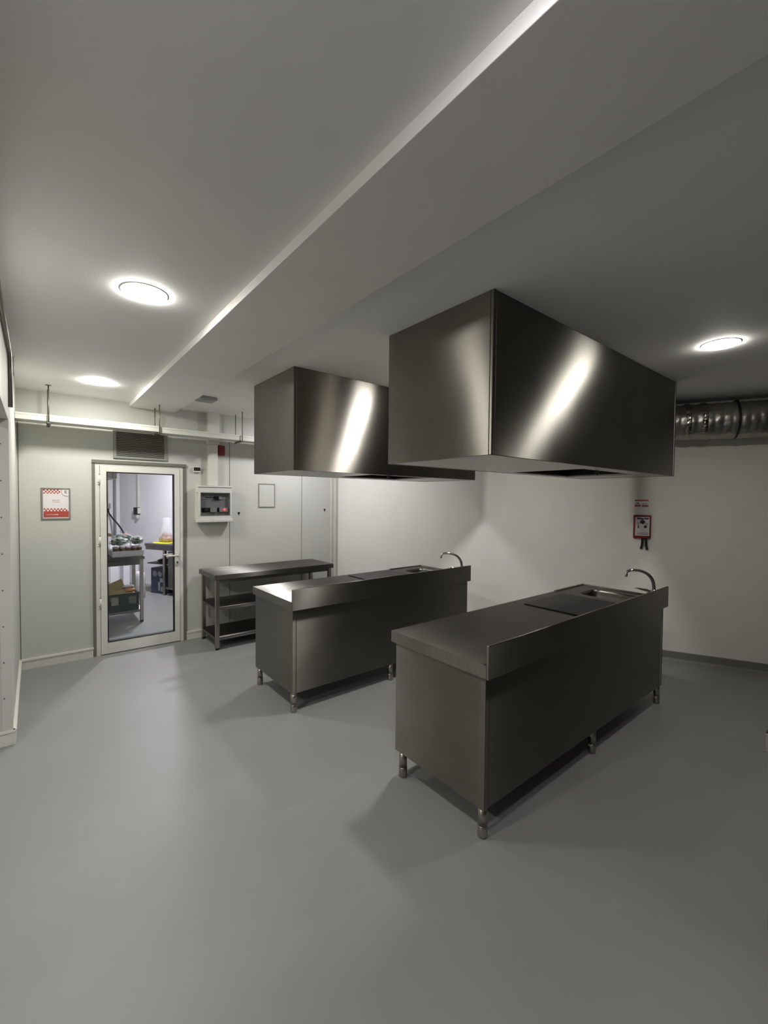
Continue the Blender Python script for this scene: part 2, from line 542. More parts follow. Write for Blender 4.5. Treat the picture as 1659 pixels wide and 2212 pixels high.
def counter(label, x0, x1, y0, y1, sink=None, legs_x=None):
    """steel kitchen counter: splashback on its near side (y0), worktop open on its far side (y1)"""
    ZT, ZW, ZS, ZP = 0.870, 0.804, 0.968, 0.150
    t = thing('kitchen_counter', label, 'counter', ((x0 + x1) / 2, (y0 + y1) / 2, 0), group='steel kitchen counters')
    # worktop
    w = MB()
    ins = 0.016
    if sink:
        bm = w.bm
        outer = [(x0, y0 + ins), (x1, y0 + ins), (x1, y1), (x0, y1)]
        inner = rounded_rect(*sink, 0.07)
        vo = [bm.verts.new((p[0], p[1], ZT)) for p in outer]
        vi = [bm.verts.new((p[0], p[1], ZT)) for p in inner]
        es = [bm.edges.new((vo[i], vo[(i + 1) % 4])) for i in range(4)] + [bm.edges.new((vi[i], vi[(i + 1) % len(vi)])) for i in range(len(vi))]
        bmesh.ops.triangle_fill(bm, edges=es, use_beauty=True)
        vb = [bm.verts.new((p[0], p[1], ZW)) for p in outer]
        for i in range(4):
            bm.faces.new((vo[i], vo[(i + 1) % 4], vb[(i + 1) % 4], vb[i]))
        # open underneath, folded edge
        w.box(x0 + 0.001, x0 + 0.03, y0 + ins + 0.001, y1 - 0.001, ZW - 0.001, ZW + 0.001)
    else:
        w.box(x0, x1, y0 + ins, y1, ZW, ZT, bev=0.003)
    w.build('worktop', M['steel_top'], t)
    # splashback, one folded sheet from worktop edge to its top
    MB().box(x0 - 0.001, x1 + 0.001, y0, y0 + 0.015, ZW - 0.002, ZS, bev=0.003).build('splashback', M['steel_body'], t)
    if sink:
        s = MB()
        bm = s.bm
        rims = []
        for grow, z in ((0.0, ZT), (-0.006, ZT - 0.004), (-0.010, ZT - 0.02), (-0.018, ZT - 0.13), (-0.045, ZT - 0.155)):
            rims.append([bm.verts.new((p[0], p[1], z)) for p in rounded_rect(sink[0] - grow, sink[1] + grow, sink[2] - grow, sink[3] + grow, max(0.03, 0.07 + grow))])
        for a, b in zip(rims, rims[1:]):
            n = len(a)
            for i in range(n):
                f = bm.faces.new((a[i], a[(i + 1) % n], b[(i + 1) % n], b[i])); f.smooth = True
        bm.faces.new(rims[-1])
        so = s.build('sink_bowl', M['steel_sink'], t)
        cx, cy = (sink[0] + sink[1]) / 2, (sink[2] + sink[3]) / 2
        MB().lathe((cx, cy, ZT - 0.154), [(0.0005, 0.002), (0.028, 0.002), (0.034, 0.005), (0.040, 0.002), (0.040, -0.001)], 24).build('drain', M['chrome'], so)
        lip = MB()
        lx = sink[0] - 0.08
        lip.box(lx, x1 - 0.001, y1 - 0.022, y1 - 0.001, ZT - 0.001, ZT + 0.010, bev=0.003)
        lip.box(x1 - 0.022, x1 - 0.001, y0 + 0.02, y1 - 0.021, ZT - 0.001, ZT + 0.010, bev=0.003)
        lip.build('raised_edge', M['steel_top'], t)
    # body
    bx0, bx1, by0, by1 = x0 + 0.012, x1 - 0.022, y0 + 0.026, y1 - 0.03
    MB().box(bx0 + 0.001, bx0 + 0.021, by0 + 0.03, by1, ZP, ZW, bev=0.002).build('side_panel', M['steel_body'], t)
    MB().box(bx1 - 0.021, bx1 - 0.001, by0 + 0.03, by1, ZP, ZW, bev=0.002).build('side_panel', M['steel_body'], t)
    MB().box(bx0 + 0.034, bx1 - 0.034, by0 + 0.002, by0 + 0.016, ZP, ZW, bev=0.002).build('back_panel', M['steel_body'], t)
    post = MB().box(bx0, bx0 + 0.032, by0, by0 + 0.032, ZP - 0.004, ZW, bev=0.003)
    post.build('corner_post', M['steel_body'], t)
    MB().box(bx1 - 0.032, bx1, by0, by0 + 0.032, ZP - 0.004, ZW, bev=0.003).build('corner_post', M['steel_body'], t)
    MB().box(bx0 + 0.022, bx1 - 0.022, by0 + 0.018, by1 - 0.004, ZP + 0.004, ZP + 0.024).build('bottom_shelf', M['steel_body'], t)
    n = 2
    wdt = (bx1 - bx0 - 0.05) / n
    for k in range(n):
        MB().box(bx0 + 0.025 + k * wdt + 0.003, bx0 + 0.025 + (k + 1) * wdt - 0.003, by1 - 0.003, by1 + 0.012, ZP + 0.02, ZW - 0.01, bev=0.002).build('door', M['steel_body'], t)
    for lx in (legs_x or (bx0 + 0.026, (bx0 + bx1) / 2, bx1 - 0.03)):
        for ly in (by0 + 0.026, by1 - 0.045):
            lg = MB()
            leg_round(lg, lx, ly, ZP + 0.004)
            lo = lg.build('leg', M['steel_leg'], t)
            MB().lathe((lx, ly, 0), [(0.0005, 0.0), (0.021, 0.0), (0.0252, 0.006), (0.0252, 0.058), (0.022, 0.062), (0.0005, 0.062)], 20).build('foot', M['steel_leg'], lo)
    return t

C1 = (1.662, 4.027, 1.247, 1.965)
C2 = (1.511, 3.597, 2.951, 3.719)
counter('steel counter under the near hood, closest to the camera, splashback facing right', *C1, sink=(3.600, 3.900, 1.335, 1.800), legs_x=(1.700, 2.846, 3.975))
counter('steel counter under the far hood, second back, in front of the wall table', *C2, sink=(3.180, 3.470, 3.060, 3.580), legs_x=(1.549, 2.529, 3.545))
counter('steel counter cut off at the right edge, only its corner showing', 1.935, 4.30, -0.42, 0.300)

def hob(label, x0, x1, y0, y1):
    o = MB().box(x0, x1, y0, y1, 0.8705, 0.879, bev=0.002).build('flat_hob', M['hob'])
    tag(o, label, 'hob', group='dark flat hobs')
hob('dark flat hob plate on the near counter, left of its sink', 2.895, 3.475, 1.400, 1.857)
hob('dark flat hob plate on the far counter, left of its sink', 2.505, 3.060, 3.090, 3.660)

def faucet(label, x, y, dx, dy, reach=0.2):
    t = thing('faucet', label, 'faucet', (x, y, 0.87), group='chrome faucets')
    d = Vector((dx, dy, 0)).normalized()
    side = Vector((-d.y, d.x, 0))
    z0 = 0.870
    MB().lathe((x, y, z0), [(0.0005, 0.0), (0.027, 0.0), (0.027, 0.006), (0.022, 0.012), (0.0215, 0.055), (0.018, 0.066), (0.0005, 0.068)], 24).build('body', M['chrome'], t)
    base = Vector((x, y, z0 + 0.028))
    H = 0.170
    # swan neck: an arc leaning back, falling to the tip
    pts = [base + Vector((0, 0, 0.0))]
    ctrl = [(0.0, 0.0), (0.000, 0.06), (0.012, 0.115), (0.045, 0.160), (0.095, 0.186), (0.150, 0.192), (0.190, 0.186), (0.207, 0.170), (0.210, 0.150)]
    dense = []
    for i in range(len(ctrl) - 1):
        p0 = ctrl[max(i - 1, 0)]; p1 = ctrl[i]; p2 = ctrl[i + 1]; p3 = ctrl[min(i + 2, len(ctrl) - 1)]
        for k in range(5):
            u = k / 5
            q = [0.5 * ((2 * p1[j]) + (-p0[j] + p2[j]) * u + (2 * p0[j] - 5 * p1[j] + 4 * p2[j] - p3[j]) * u * u + (-p0[j] + 3 * p1[j] - 3 * p2[j] + p3[j]) * u ** 3) for j in (0, 1)]
            dense.append(q)
    dense.append(ctrl[-1])
    path = [base + d * (a * reach / 0.2) + Vector((0, 0, b)) for a, b in dense]
    rad = [0.0145 - 0.005 * i / (len(path) - 1) for i in range(len(path))]
    MB().tube(path, 0.01, 16, radii=rad).build('spout', M['chrome'], t)
    tip = path[-1]
    MB().lathe(tip, [(0.0105, 0.012), (0.012, 0.0), (0.012, -0.012), (0.009, -0.014), (0.0005, -0.012)], 16).build('aerator', M['chrome'], t)
    lv = MB()
    a = base + d * 0.018 + Vector((0, 0, 0.012))
    lv.tube([a, a + d * 0.04 + Vector((0, 0, 0.018)), a + d * 0.10 + Vector((0, 0, 0.030)), a + d * 0.125 + Vector((0, 0, 0.030))], 0.008, 12, radii=[0.016, 0.012, 0.006, 0.004])
    lv.build('lever', M['chrome'], t)
    return t
faucet('chrome swan-neck faucet at the sink of the near counter', 3.965, 1.335, -0.62, 0.78)
faucet('chrome swan-neck faucet at the sink of the far counter', 3.540, 3.030, -0.66, 0.75, 0.21)

# ------------------------------------------------------------------ hoods
def hood(label, x0, x1, y0, y1, ox0, ox1, oy0, oy1, zb=1.880):
    t = thing('extractor_hood', label, 'hood', ((x0 + x1) / 2, (y0 + y1) / 2, HC), group='steel extractor hoods')
    zt = HC - 0.001
    th = 0.012
    MB().box(x0, x1, y0, y0 + th, zb, zt, bev=0.002).build('front_panel', M['steel_hood'], t)
    MB().box(x0, x1, y1 - th, y1, zb, zt, bev=0.002).build('rear_panel', M['steel_hood'], t)
    MB().box(x0 - 0.0005, x0 + th, y0 + 0.018, y1 - 0.002, zb, zt, bev=0.002).build('end_panel', M['steel_hood'], t)
    MB().box(x1 - th, x1 + 0.0005, y0 + 0.018, y1 - 0.002, zb, zt, bev=0.002).build('end_panel', M['steel_hood'], t)
    for cx in (x0 - 0.002, x1 - 0.024):
        MB().box(cx, cx + 0.026, y0 - 0.002, y0 + 0.017, zb - 0.001, zt, bev=0.004).build('corner_strip', M['steel_hood'], t)
    # underside with the opening
    u = MB()
    z0, z1 = zb + 0.002, zb + 0.014
    u.box(x0 + 0.003, ox0, y0 + 0.003, y1 - 0.003, z0, z1)
    u.box(ox1, x1 - 0.003, y0 + 0.003, y1 - 0.003, z0, z1)
    u.box(ox0, ox1, y0 + 0.003, oy0, z0, z1)
    u.box(ox0, ox1, oy1, y1 - 0.003, z0, z1)
    u.build('underside', M['steel_rim'], t)
    f = MB()
    f.box(ox0 - 0.012, ox0, oy0, oy1, z1, zb + 0.45)
    f.box(ox1, ox1 + 0.012, oy0, oy1, z1, zb + 0.45)
    f.box(ox0, ox1, oy0 - 0.012, oy0, z1, zb + 0.45)
    f.box(ox0, ox1, oy1, oy1 + 0.012, z1, zb + 0.45)
    f.box(ox0 - 0.012, ox1 + 0.012, oy0 - 0.012, oy1 + 0.012, zb + 0.45, zb + 0.46)
    f.build('inner_chamber', M['steel_dark'], t)
    cx = ox0 + (ox1 - ox0) * 0.28
    n = MB()
    n.box(cx - 0.014, cx + 0.014, oy0 + 0.004, oy0 + 0.03, zb - 0.018, zb + 0.012, bev=0.003)
    n.tube([(cx, oy0 + 0.017, zb - 0.03), (cx, oy0 + 0.017, zb - 0.01)], 0.007, 10)
    n.build('drain_cock', M['black_plastic'], t)
    return t
hood('near and larger boxy steel hood, right of the other, over the near counter', 1.716, 4.227, 1.293, 2.078, 2.93, 3.80, 1.440, 2.000)
hood('far steel hood, partly behind the near one, over the far counter', 1.547, 3.711, 3.008, 3.779, 2.36, 3.11, 3.080, 3.640)

# ------------------------------------------------------------------ wall table on the back wall
def wall_table():
    x0, x1, y0, y1 = 1.492, 2.997, 4.715, 5.285
    t = thing('wall_table', 'narrow steel table with two undershelves against the back wall', 'table', ((x0 + x1) / 2, (y0 + y1) / 2, 0))
    MB().box(x0, x1, y0, y1, 0.772, 0.826, bev=0.003).build('tabletop', M['steel_top'], t)
    for lx in (x0 + 0.020, x1 - 0.060):
        for ly in (y0 + 0.022, y1 - 0.062):
            lo = MB().box(lx, lx + 0.04, ly, ly + 0.04, 0.025, 0.771, bev=0.003).build('leg', M['steel_leg'], t)
            MB().lathe((lx + 0.02, ly + 0.02, 0), [(0.0005, 0), (0.017, 0), (0.021, 0.006), (0.021, 0.024), (0.016, 0.030), (0.0005, 0.030)], 16).build('foot', M['black'], lo)
    for z in (0.435, 0.105):
        s = MB()
        s.box(x0 + 0.024, x1 - 0.024, y0 + 0.026, y1 - 0.026, z + 0.026, z + 0.032)
        s.box(x0 + 0.061, x1 - 0.061, y0 + 0.026, y0 + 0.030, z, z + 0.031)
        s.box(x0 + 0.061, x1 - 0.061, y1 - 0.030, y1 - 0.026, z, z + 0.031)
        s.box(x0 + 0.024, x0 + 0.028, y0 + 0.063, y1 - 0.063, z, z + 0.031)
        s.box(x1 - 0.028, x1 - 0.024, y0 + 0.063, y1 - 0.063, z, z + 0.031)
        s.build('shelf', M['steel_top'], t)
    ap = MB()
    ap.box(x0 + 0.062, x1 - 0.062, y0 + 0.026, y0 + 0.030, 0.735, 0.772)
    ap.box(x0 + 0.062, x1 - 0.062, y1 - 0.030, y1 - 0.026, 0.735, 0.772)
    ap.build('apron', M['steel_top'], t)
wall_table()

# ------------------------------------------------------------------ glass door
def glass_door():
    t = thing('door_1', 'white framed glass door in the back wall, store room visible through it', 'door', ((DX0 + DX1) / 2, YB, 0), kind='structure')
    fx0, fx1, fz = 0.482, 1.331, 2.012
    c = MB()          # grey casing around
    c.box(0.456, 0.484, YB - 0.012, YB + 0.04, 0.0, 2.040)
    c.box(1.330, 1.362, YB - 0.012, YB + 0.04, 0.0, 2.040)
    c.box(0.456, 1.362, YB - 0.022, YB + 0.04, 2.012, 2.045)
    c.build('door_casing', M['dark_trim'], t)
    j = MB()          # white fixed frame
    j.box(0.484, 0.522, YB - 0.006, YB + 0.05, 0.0, 2.011)
    j.box(1.296, 1.329, YB - 0.006, YB + 0.05, 0.0, 2.011)
    j.box(0.522, 1.296, YB - 0.006, YB + 0.05, 1.990, 2.011)
    j.build('door_frame', M['door_white'], t)
    lx0, lx1, lz0, lz1 = 0.525, 1.293, 0.008, 1.987
    gx0, gx1, gz0, gz1 = 0.583, 1.234, 0.128, 1.925
    y0, y1 = YB - 0.016, YB + 0.034
    lf = MB()
    lf.box(lx0, gx0, y0, y1, lz0, lz1, bev=0.003)
    lf.box(gx1, lx1, y0, y1, lz0, lz1, bev=0.003)
    lf.box(gx0 - 0.001, gx1 + 0.001, y0, y1, lz0, gz0, bev=0.003)
    lf.box(gx0 - 0.001, gx1 + 0.001, y0, y1, gz1, lz1, bev=0.003)
    leaf = lf.build('door_leaf', M['door_white'], t)
    g = MB()
    w = 0.009
    g.box(gx0, gx0 + w, y0 - 0.002, y1, gz0, gz1)
    g.box(gx1 - w, gx1, y0 - 0.002, y1, gz0, gz1)
    g.box(gx0 + w, gx1 - w, y0 - 0.002, y1, gz0, gz0 + w)
    g.box(gx0 + w, gx1 - w, y0 - 0.002, y1, gz1 - w, gz1)
    g.build('glazing_gasket', M['black'], leaf)
    MB().box(gx0 + w, gx1 - w, YB + 0.006, YB + 0.012, gz0 + w, gz1 - w).build('glass_pane', M['glass'], leaf)
    h = MB()
    hx, hz = 1.262, 1.003
    h.box(hx - 0.016, hx + 0.016, y0 - 0.010, y0, hz - 0.115, hz + 0.03, bev=0.004)
    h.tube([(hx, y0 - 0.005, hz), (hx, y0 - 0.05, hz)], 0.010, 12)
    h.tube([(hx + 0.008, y0 - 0.048, hz), (hx - 0.07, y0 - 0.050, hz), (hx - 0.125, y0 - 0.046, hz - 0.001)], 0.010, 12)
    h.build('door_handle', M['white_pvc'], leaf)
    h2 = MB()
    h2.tube([(hx, y1, hz), (hx, y1 + 0.05, hz)], 0.010, 12)
    h2.tube([(hx + 0.008, y1 + 0.048, hz), (hx - 0.125, y1 + 0.046, hz)], 0.010, 12)
    h2.build('door_handle', M['white_pvc'], leaf)
    k = MB()
    k.lathe((hx, y0 - 0.012, hz - 0.078), [(0.0003, 0.0), (0.008, 0.0), (0.009, 0.004)], 14, 'Y')
    k.box(hx - 0.004, hx + 0.004, y0 - 0.0115, y0 - 0.008, hz - 0.099, hz - 0.078)
    k.build('keyhole', M['black'], leaf)
    for z in (1.84, 1.20, 0.55):
        hg = MB()
        hg.tube([(0.5225, YB - 0.014, z - 0.05), (0.5225, YB - 0.014, z + 0.05)], 0.008, 12)
        hg.box(0.503, 0.522, YB - 0.012, YB - 0.005, z - 0.05, z + 0.05, bev=0.002)
        ho = hg.build('hinge', M['door_white'], t)
        q = MB()
        q.lathe((0.5225, YB - 0.014, z + 0.05), [(0.0003, 0.006), (0.0085, 0.006), (0.0085, 0.0)], 12)
        q.lathe((0.512, YB - 0.0135, z - 0.03), [(0.0003, 0.0), (0.005, 0.0), (0.005, 0.003)], 10, 'Y')
        q.build('hinge_pin', M['seam'], ho)
glass_door()

# ventilation grille above the door
def grille():
    x0, x1, z0, z1 = 0.645, 1.163, 2.072, 2.395
    t = thing('vent_grille', 'grey louvred air grille on the wall right above the glass door', 'vent', ((x0 + x1) / 2, YB, z0))
    y0 = YB - 0.018
    f = MB()
    f.box(x0, x0 + 0.03, y0, YB - 0.0005, z0, z1, bev=0.002)
    f.box(x1 - 0.03, x1, y0, YB - 0.0005, z0, z1, bev=0.002)
    f.box(x0 + 0.03, x1 - 0.03, y0, YB - 0.0005, z0, z0 + 0.025, bev=0.002)
    f.box(x0 + 0.03, x1 - 0.03, y0, YB - 0.0005, z1 - 0.025, z1, bev=0.002)
    f.build('frame', M['frame_grey'], t)
    MB().box(x0 + 0.03, x1 - 0.03, YB - 0.004, YB - 0.0005, z0 + 0.025, z1 - 0.025).build('backing', M['louvre_dark'], t)
    n = 15
    for i in range(n):
        z = z0 + 0.03 + (z1 - z0 - 0.06) * (i + 0.5) / n
        s = MB()
        s.prism([(YB - 0.016, z - 0.006), (YB - 0.0145, z - 0.007), (YB - 0.005, z + 0.005), (YB - 0.006, z + 0.007)], 'X', x0 + 0.031, x1 - 0.031)
        s.build('slat', M['louvre'], t)
grille()

# poster left of the door
def poster():
    x0, x1, z0, z1 = 0.047, 0.278, 1.436, 1.747
    t = thing('wall_sign', 'framed notice with red checks and letter E, left of the glass door', 'sign', ((x0 + x1) / 2, YB, z0))
    yb = YB - 0.0005
    f = MB()
    b = 0.014
    f.box(x0, x0 + b, yb - 0.010, yb, z0, z1, bev=0.002)
    f.box(x1 - b, x1, yb - 0.010, yb, z0, z1, bev=0.002)
    f.box(x0 + b, x1 - b, yb - 0.010, yb, z0, z0 + b, bev=0.002)
    f.box(x0 + b, x1 - b, yb - 0.010, yb, z1 - b, z1, bev=0.002)
    f.build('frame', M['alu_frame'], t)
    ix0, ix1, iz0, iz1 = x0 + b, x1 - b, z0 + b, z1 - b
    W, H = ix1 - ix0, iz1 - iz0
    MB().box(ix0, ix1, yb - 0.004, yb, iz0, iz1).build('sheet', M['print_white'], t)
    yp = yb - 0.0046
    r = MB()
    r.box(ix0 + 0.004, ix1 - 0.002, yp, yb - 0.004, iz0 + 0.006, iz0 + 0.235 * H)
    c = 0.0145
    px = W * 0.131
    for i in range(7):           # lower chequer: outward teeth
        xx = ix0 + 0.004 + i * px
        r.box(xx, xx + px * 0.52, yp, yb - 0.004, iz0 + 0.29 * H, iz0 + 0.335 * H)
        r.box(xx + px * 0.52, min(xx + px, ix1 - 0.002), yp, yb - 0.004, iz0 + 0.235 * H, iz0 + 0.29 * H)
    r.build('red_band', M['print_red'], t)
    r = MB()
    for row in range(3):
        for i in range(5):
            xx = ix0 + 0.003 + i * px + (px * 0.5 if row == 1 else 0)
            zt = iz1 - 0.002 - row * 0.0155
            r.box(xx, xx + px * 0.5, yp, yb - 0.004, zt - 0.015 + (0.004 if row == 2 else 0), zt)
    r.build('check_border', M['print_red'], t)
    # letter badge in the top right corner
    bd = MB()
    bw_, bh_ = 0.055, 0.066
    cx, cz = ix1 - bw_ / 1.0, iz1
    poly = [(ix1, iz1), (ix1 - bw_ * 0.95, iz1)]
    for k in range(9):
        a = PI + (PI / 2) * k / 8
        poly.append((ix1 - bw_ * 0.35 + bw_ * 0.68 * math.cos(a) , iz1 - bh_ * 0.35 + bh_ * 0.65 * math.sin(a)))
    poly.append((ix1, iz1 - bh_))
    bd.prism(poly, 'Y', yp - 0.0012, yp - 0.0004)
    bd.build('badge', M['print_white'], t)
    ol = MB()
    pp = [Vector((p[0], yp - 0.0012, p[1])) for p in poly[1:]]
    ol.tube(pp, 0.0014, 6)
    ol.build('badge_outline', M['print_red'], t)
    text_mb('E', 0.040, Matrix.Translation((ix1 - 0.024, yp - 0.0022, iz1 - 0.027)) @ Matrix.Rotation(R(90), 4, 'X') @ Matrix.Scale(1.15, 4, (1, 0, 0))).build('letter', M['print_dark'], t)
    # two small lines in the middle and one on the red band, too blurred to read: broken strokes only
    rnd = random.Random(4)
    def strokes(name, xs, xe, z, h, mat, gap=0.4):
        s = MB()
        x = xs
        while x < xe:
            w = h * rnd.uniform(0.35, 0.8)
            k = rnd.uniform(0.6, 1.0)
            s.box(x, x + w * 0.45, yp - 0.0012, yp - 0.0002, z, z + h * k)
            if rnd.random() < 0.6:
                s.box(x + w * 0.45, x + w, yp - 0.0012, yp - 0.0002, z + h * rnd.choice((0.0, 0.4, 0.75)) * k, z + h * k * rnd.uniform(0.8, 1.0))
            x += w + h * gap
        s.build(name, mat, t)
    mx = (ix0 + ix1) / 2
    strokes('small_print', mx - 0.028, mx + 0.030, iz0 + 0.600 * H, 0.010, M['print_grey'])
    strokes('small_print', mx - 0.022, mx + 0.028, iz0 + 0.545 * H, 0.007, M['print_red'])
    strokes('small_print', ix0 + 0.028, ix0 + 0.115, iz0 + 0.105 * H, 0.010, M['print_white'], 0.2)
    strokes('small_print', ix0 + 0.125, ix0 + 0.188, iz0 + 0.107 * H, 0.006, M['card'], 0.3)
poster()

# empty frame on the back wall
def wall_frame():
    x0, x1, z0, z1 = 2.238, 2.467, 1.546, 1.856
    t = thing('empty_frame', 'thin grey empty sign frame on the back wall under the far hood', 'frame', ((x0 + x1) / 2, YB, z0))
    yb = YB - 0.0005
    b = 0.012
    f = MB()
    f.box(x0, x0 + b, yb - 0.009, yb, z0, z1, bev=0.002)
    f.box(x1 - b, x1, yb - 0.009, yb, z0, z1, bev=0.002)
    f.box(x0 + b, x1 - b, yb - 0.009, yb, z0, z0 + b, bev=0.002)
    f.box(x0 + b, x1 - b, yb - 0.009, yb, z1 - b, z1, bev=0.002)
    f.build('frame', M['frame_grey'], t)
    MB().box(x0 + b, x1 - b, yb - 0.003, yb, z0 + b, z1 - b).build('sheet', M['panel_wall'], t)
wall_frame()

def wall_plug(label, x, z):
    t = thing('wall_plug', label, 'plug', (x, YB, z), group='small dark plugs in the back wall')
    MB().lathe((x, YB - 0.006, z), [(0.0003, 0.0), (0.010, 0.0), (0.0145, 0.003), (0.0145, 0.0055)], 18, 'Y').build('cap', M['black_plastic'], t)
    MB().box(x - 0.004, x + 0.003, YB - 0.004, YB - 0.0005, z - 0.026, z - 0.010).build('tab', M['black_plastic'], t)
wall_plug('small dark plug in the wall just right of the breaker box', 1.984, 1.477)
wall_plug('small dark plug in the wall near the right corner', 3.227, 1.508)

# breaker box
def breaker_box():
    x0, x1, z0, z1 = 1.458, 1.868, 1.380, 1.797
    yb = YB - 0.0005
    y0 = YB - 0.10
    t = thing('breaker_box', 'grey electrical breaker box with see-through cover on the back wall', 'electrical box', ((x0 + x1) / 2, YB, z0))
    c = MB()
    c.box(x0, x1, yb - 0.055, yb, z0 + 0.02, z1 - 0.01, bev=0.006)
    c.box(x0 + 0.005, x1, y0, yb - 0.05, z1 - 0.075, z1 - 0.012, bev=0.006)
    c.box(x0 + 0.01, x1 + 0.004, y0 - 0.008, yb - 0.05, z1 - 0.010, z1 + 0.008, bev=0.004)
    c.box(x0 - 0.004, x1 + 0.004, y0 - 0.010, yb - 0.03, z0 - 0.006, z0 + 0.034, bev=0.005)
    c.box(x0 + 0.01, x1 - 0.004, y0, yb - 0.05, z0 + 0.034, z0 + 0.075, bev=0.004)
    c.box(x0 + 0.014, x0 + 0.040, y0 - 0.002, yb - 0.05, z0 + 0.07, z1 - 0.07, bev=0.003)
    c.box(x1 - 0.030, x1 - 0.008, y0 - 0.002, yb - 0.05, z0 + 0.07, z1 - 0.07, bev=0.003)
    c.build('casing', M['box_plastic'], t)
    MB().box(x0 + 0.04, x1 - 0.03, yb - 0.062, yb - 0.055, z0 + 0.075, z1 - 0.075).build('inner_plate', M['interior_grey'], t)
    cv = MB().box(x0 + 0.042, x1 - 0.032, y0 - 0.002, y0 + 0.002, z0 + 0.078, z1 - 0.078).build('clear_cover', M['smoke_cover'], t)
    g = MB()
    gx0, gx1, gz0, gz1 = x0 + 0.040, x1 - 0.030, z0 + 0.075, z1 - 0.075
    for a in ((gx0, gx0 + 0.006, gz0, gz1), (gx1 - 0.006, gx1, gz0, gz1), (gx0, gx1, gz0, gz0 + 0.005), (gx0, gx1, gz1 - 0.005, gz1)):
        g.box(a[0], a[1], y0 - 0.004, y0 + 0.004, a[2], a[3])
    g.build('cover_edge', M['seam'], t)
    yy = yb - 0.062
    s = MB()
    s.box(x0 + 0.06, x1 - 0.04, yy - 0.004, yy, z1 - 0.150, z1 - 0.115)
    s.build('upper_slot', M['breaker_grey'], t)
    MB().box(x0 + 0.20, x0 + 0.25, yy - 0.022, yy - 0.004, z1 - 0.155, z1 - 0.115, bev=0.002).build('breaker', M['black_plastic'], t)
    MB().box(x0 + 0.10, x0 + 0.20, yy - 0.008, yy - 0.004, z1 - 0.135, z1 - 0.128).build('slot_edge', M['black_plastic'], t)
    MB().box(x0 + 0.255, x0 + 0.29, yy - 0.015, yy - 0.004, z1 - 0.152, z1 - 0.12, bev=0.002).build('breaker', M['breaker_grey'], t)
    zr = z0 + 0.115
    MB().box(x0 + 0.045, x1 - 0.10, yy - 0.006, yy, zr, zr + 0.05).build('lower_slot', M['black_plastic'], t)
    MB().box(x0 + 0.09, x0 + 0.135, yy - 0.016, yy - 0.006, zr + 0.008, zr + 0.042, bev=0.002).build('breaker', M['print_dark'], t)
    MB().box(x0 + 0.155, x0 + 0.228, yy - 0.034, yy - 0.006, zr - 0.004, zr + 0.052, bev=0.002).build('breaker', M['breaker_grey'], t)
    MB().box(x0 + 0.262, x1 - 0.045, yy - 0.022, yy, zr, zr + 0.05, bev=0.002).build('breaker', M['breaker_grey'], t)
    MB().lathe((x0 + 0.318, yy - 0.028, zr + 0.026), [(0.0003, -0.006), (0.008, -0.004), (0.012, 0.0), (0.012, 0.007)], 18, 'Y').build('indicator_light', M['led_red'], t)
breaker_box()

# conduit down to the breaker box
def conduit():
    t = thing('cable_conduit', 'upright white cable duct from the ceiling to the breaker box', 'cable duct', (1.67, YB, 1.81))
    MB().box(1.592, 1.722, YB - 0.075, YB - 0.0005, 2.300, HC, bev=0.003).build('upper_section', M['white_pvc'], t)
    MB().box(1.596, 1.710, YB - 0.055, YB - 0.0005, 1.808, 2.299, bev=0.003).build('lower_section', M['white_pvc'], t)
conduit()

o = MB().box(1.722, 1.800, YB - 0.045, YB - 0.0005, 2.175, 2.297, bev=0.012, seg=3).build('alarm_sounder', M['dark_red'])
tag(o, 'dark red alarm box beside the upright cable duct', 'alarm')

def sensor():
    t = thing('wall_sensor', 'small white wall sensor with black face, right of the glass door', 'sensor', (1.48, YB, 1.97))
    MB().box(1.442, 1.521, YB - 0.024, YB - 0.0005, 1.960, 2.022, bev=0.004).build('housing', M['white_pvc'], t)
    MB().box(1.444, 1.518, YB - 0.030, YB - 0.022, 1.978, 2.018, bev=0.003).build('face', M['black_plastic'], t)
    MB().box(1.521, 1.595, YB - 0.008, YB - 0.0005, 2.004, 2.012).build('cable', M['white_pvc'], t)
sensor()

# cable trunking hanging from the ceiling a little in front of the back wall, with its hangers
TY0, TY1, TZ0, TZ1 = 5.000, 5.195, 2.343, 2.403
def trunking(label, x0, x1, dz):
    t = thing('cable_trunking', label, 'cable trunking', ((x0 + x1) / 2, (TY0 + TY1) / 2, TZ0), group='horizontal white cable trunking')
    MB().box(x0, x1, TY0 + 0.003, TY1, TZ0 + dz, TZ1 - 0.012 + dz, bev=0.003).build('channel', M['white_pvc'], t)
    MB().box(x0, x1, TY0, TY1 + 0.003, TZ1 - 0.018 + dz, TZ1 + dz, bev=0.002).build('lid', M['white_pvc'], t)
trunking('white cable trunking, longer run over the glass door', -0.129, 1.034, 0.004)
trunking('white cable trunking, run on the right passing the upright duct', 1.037, 3.300, -0.004)

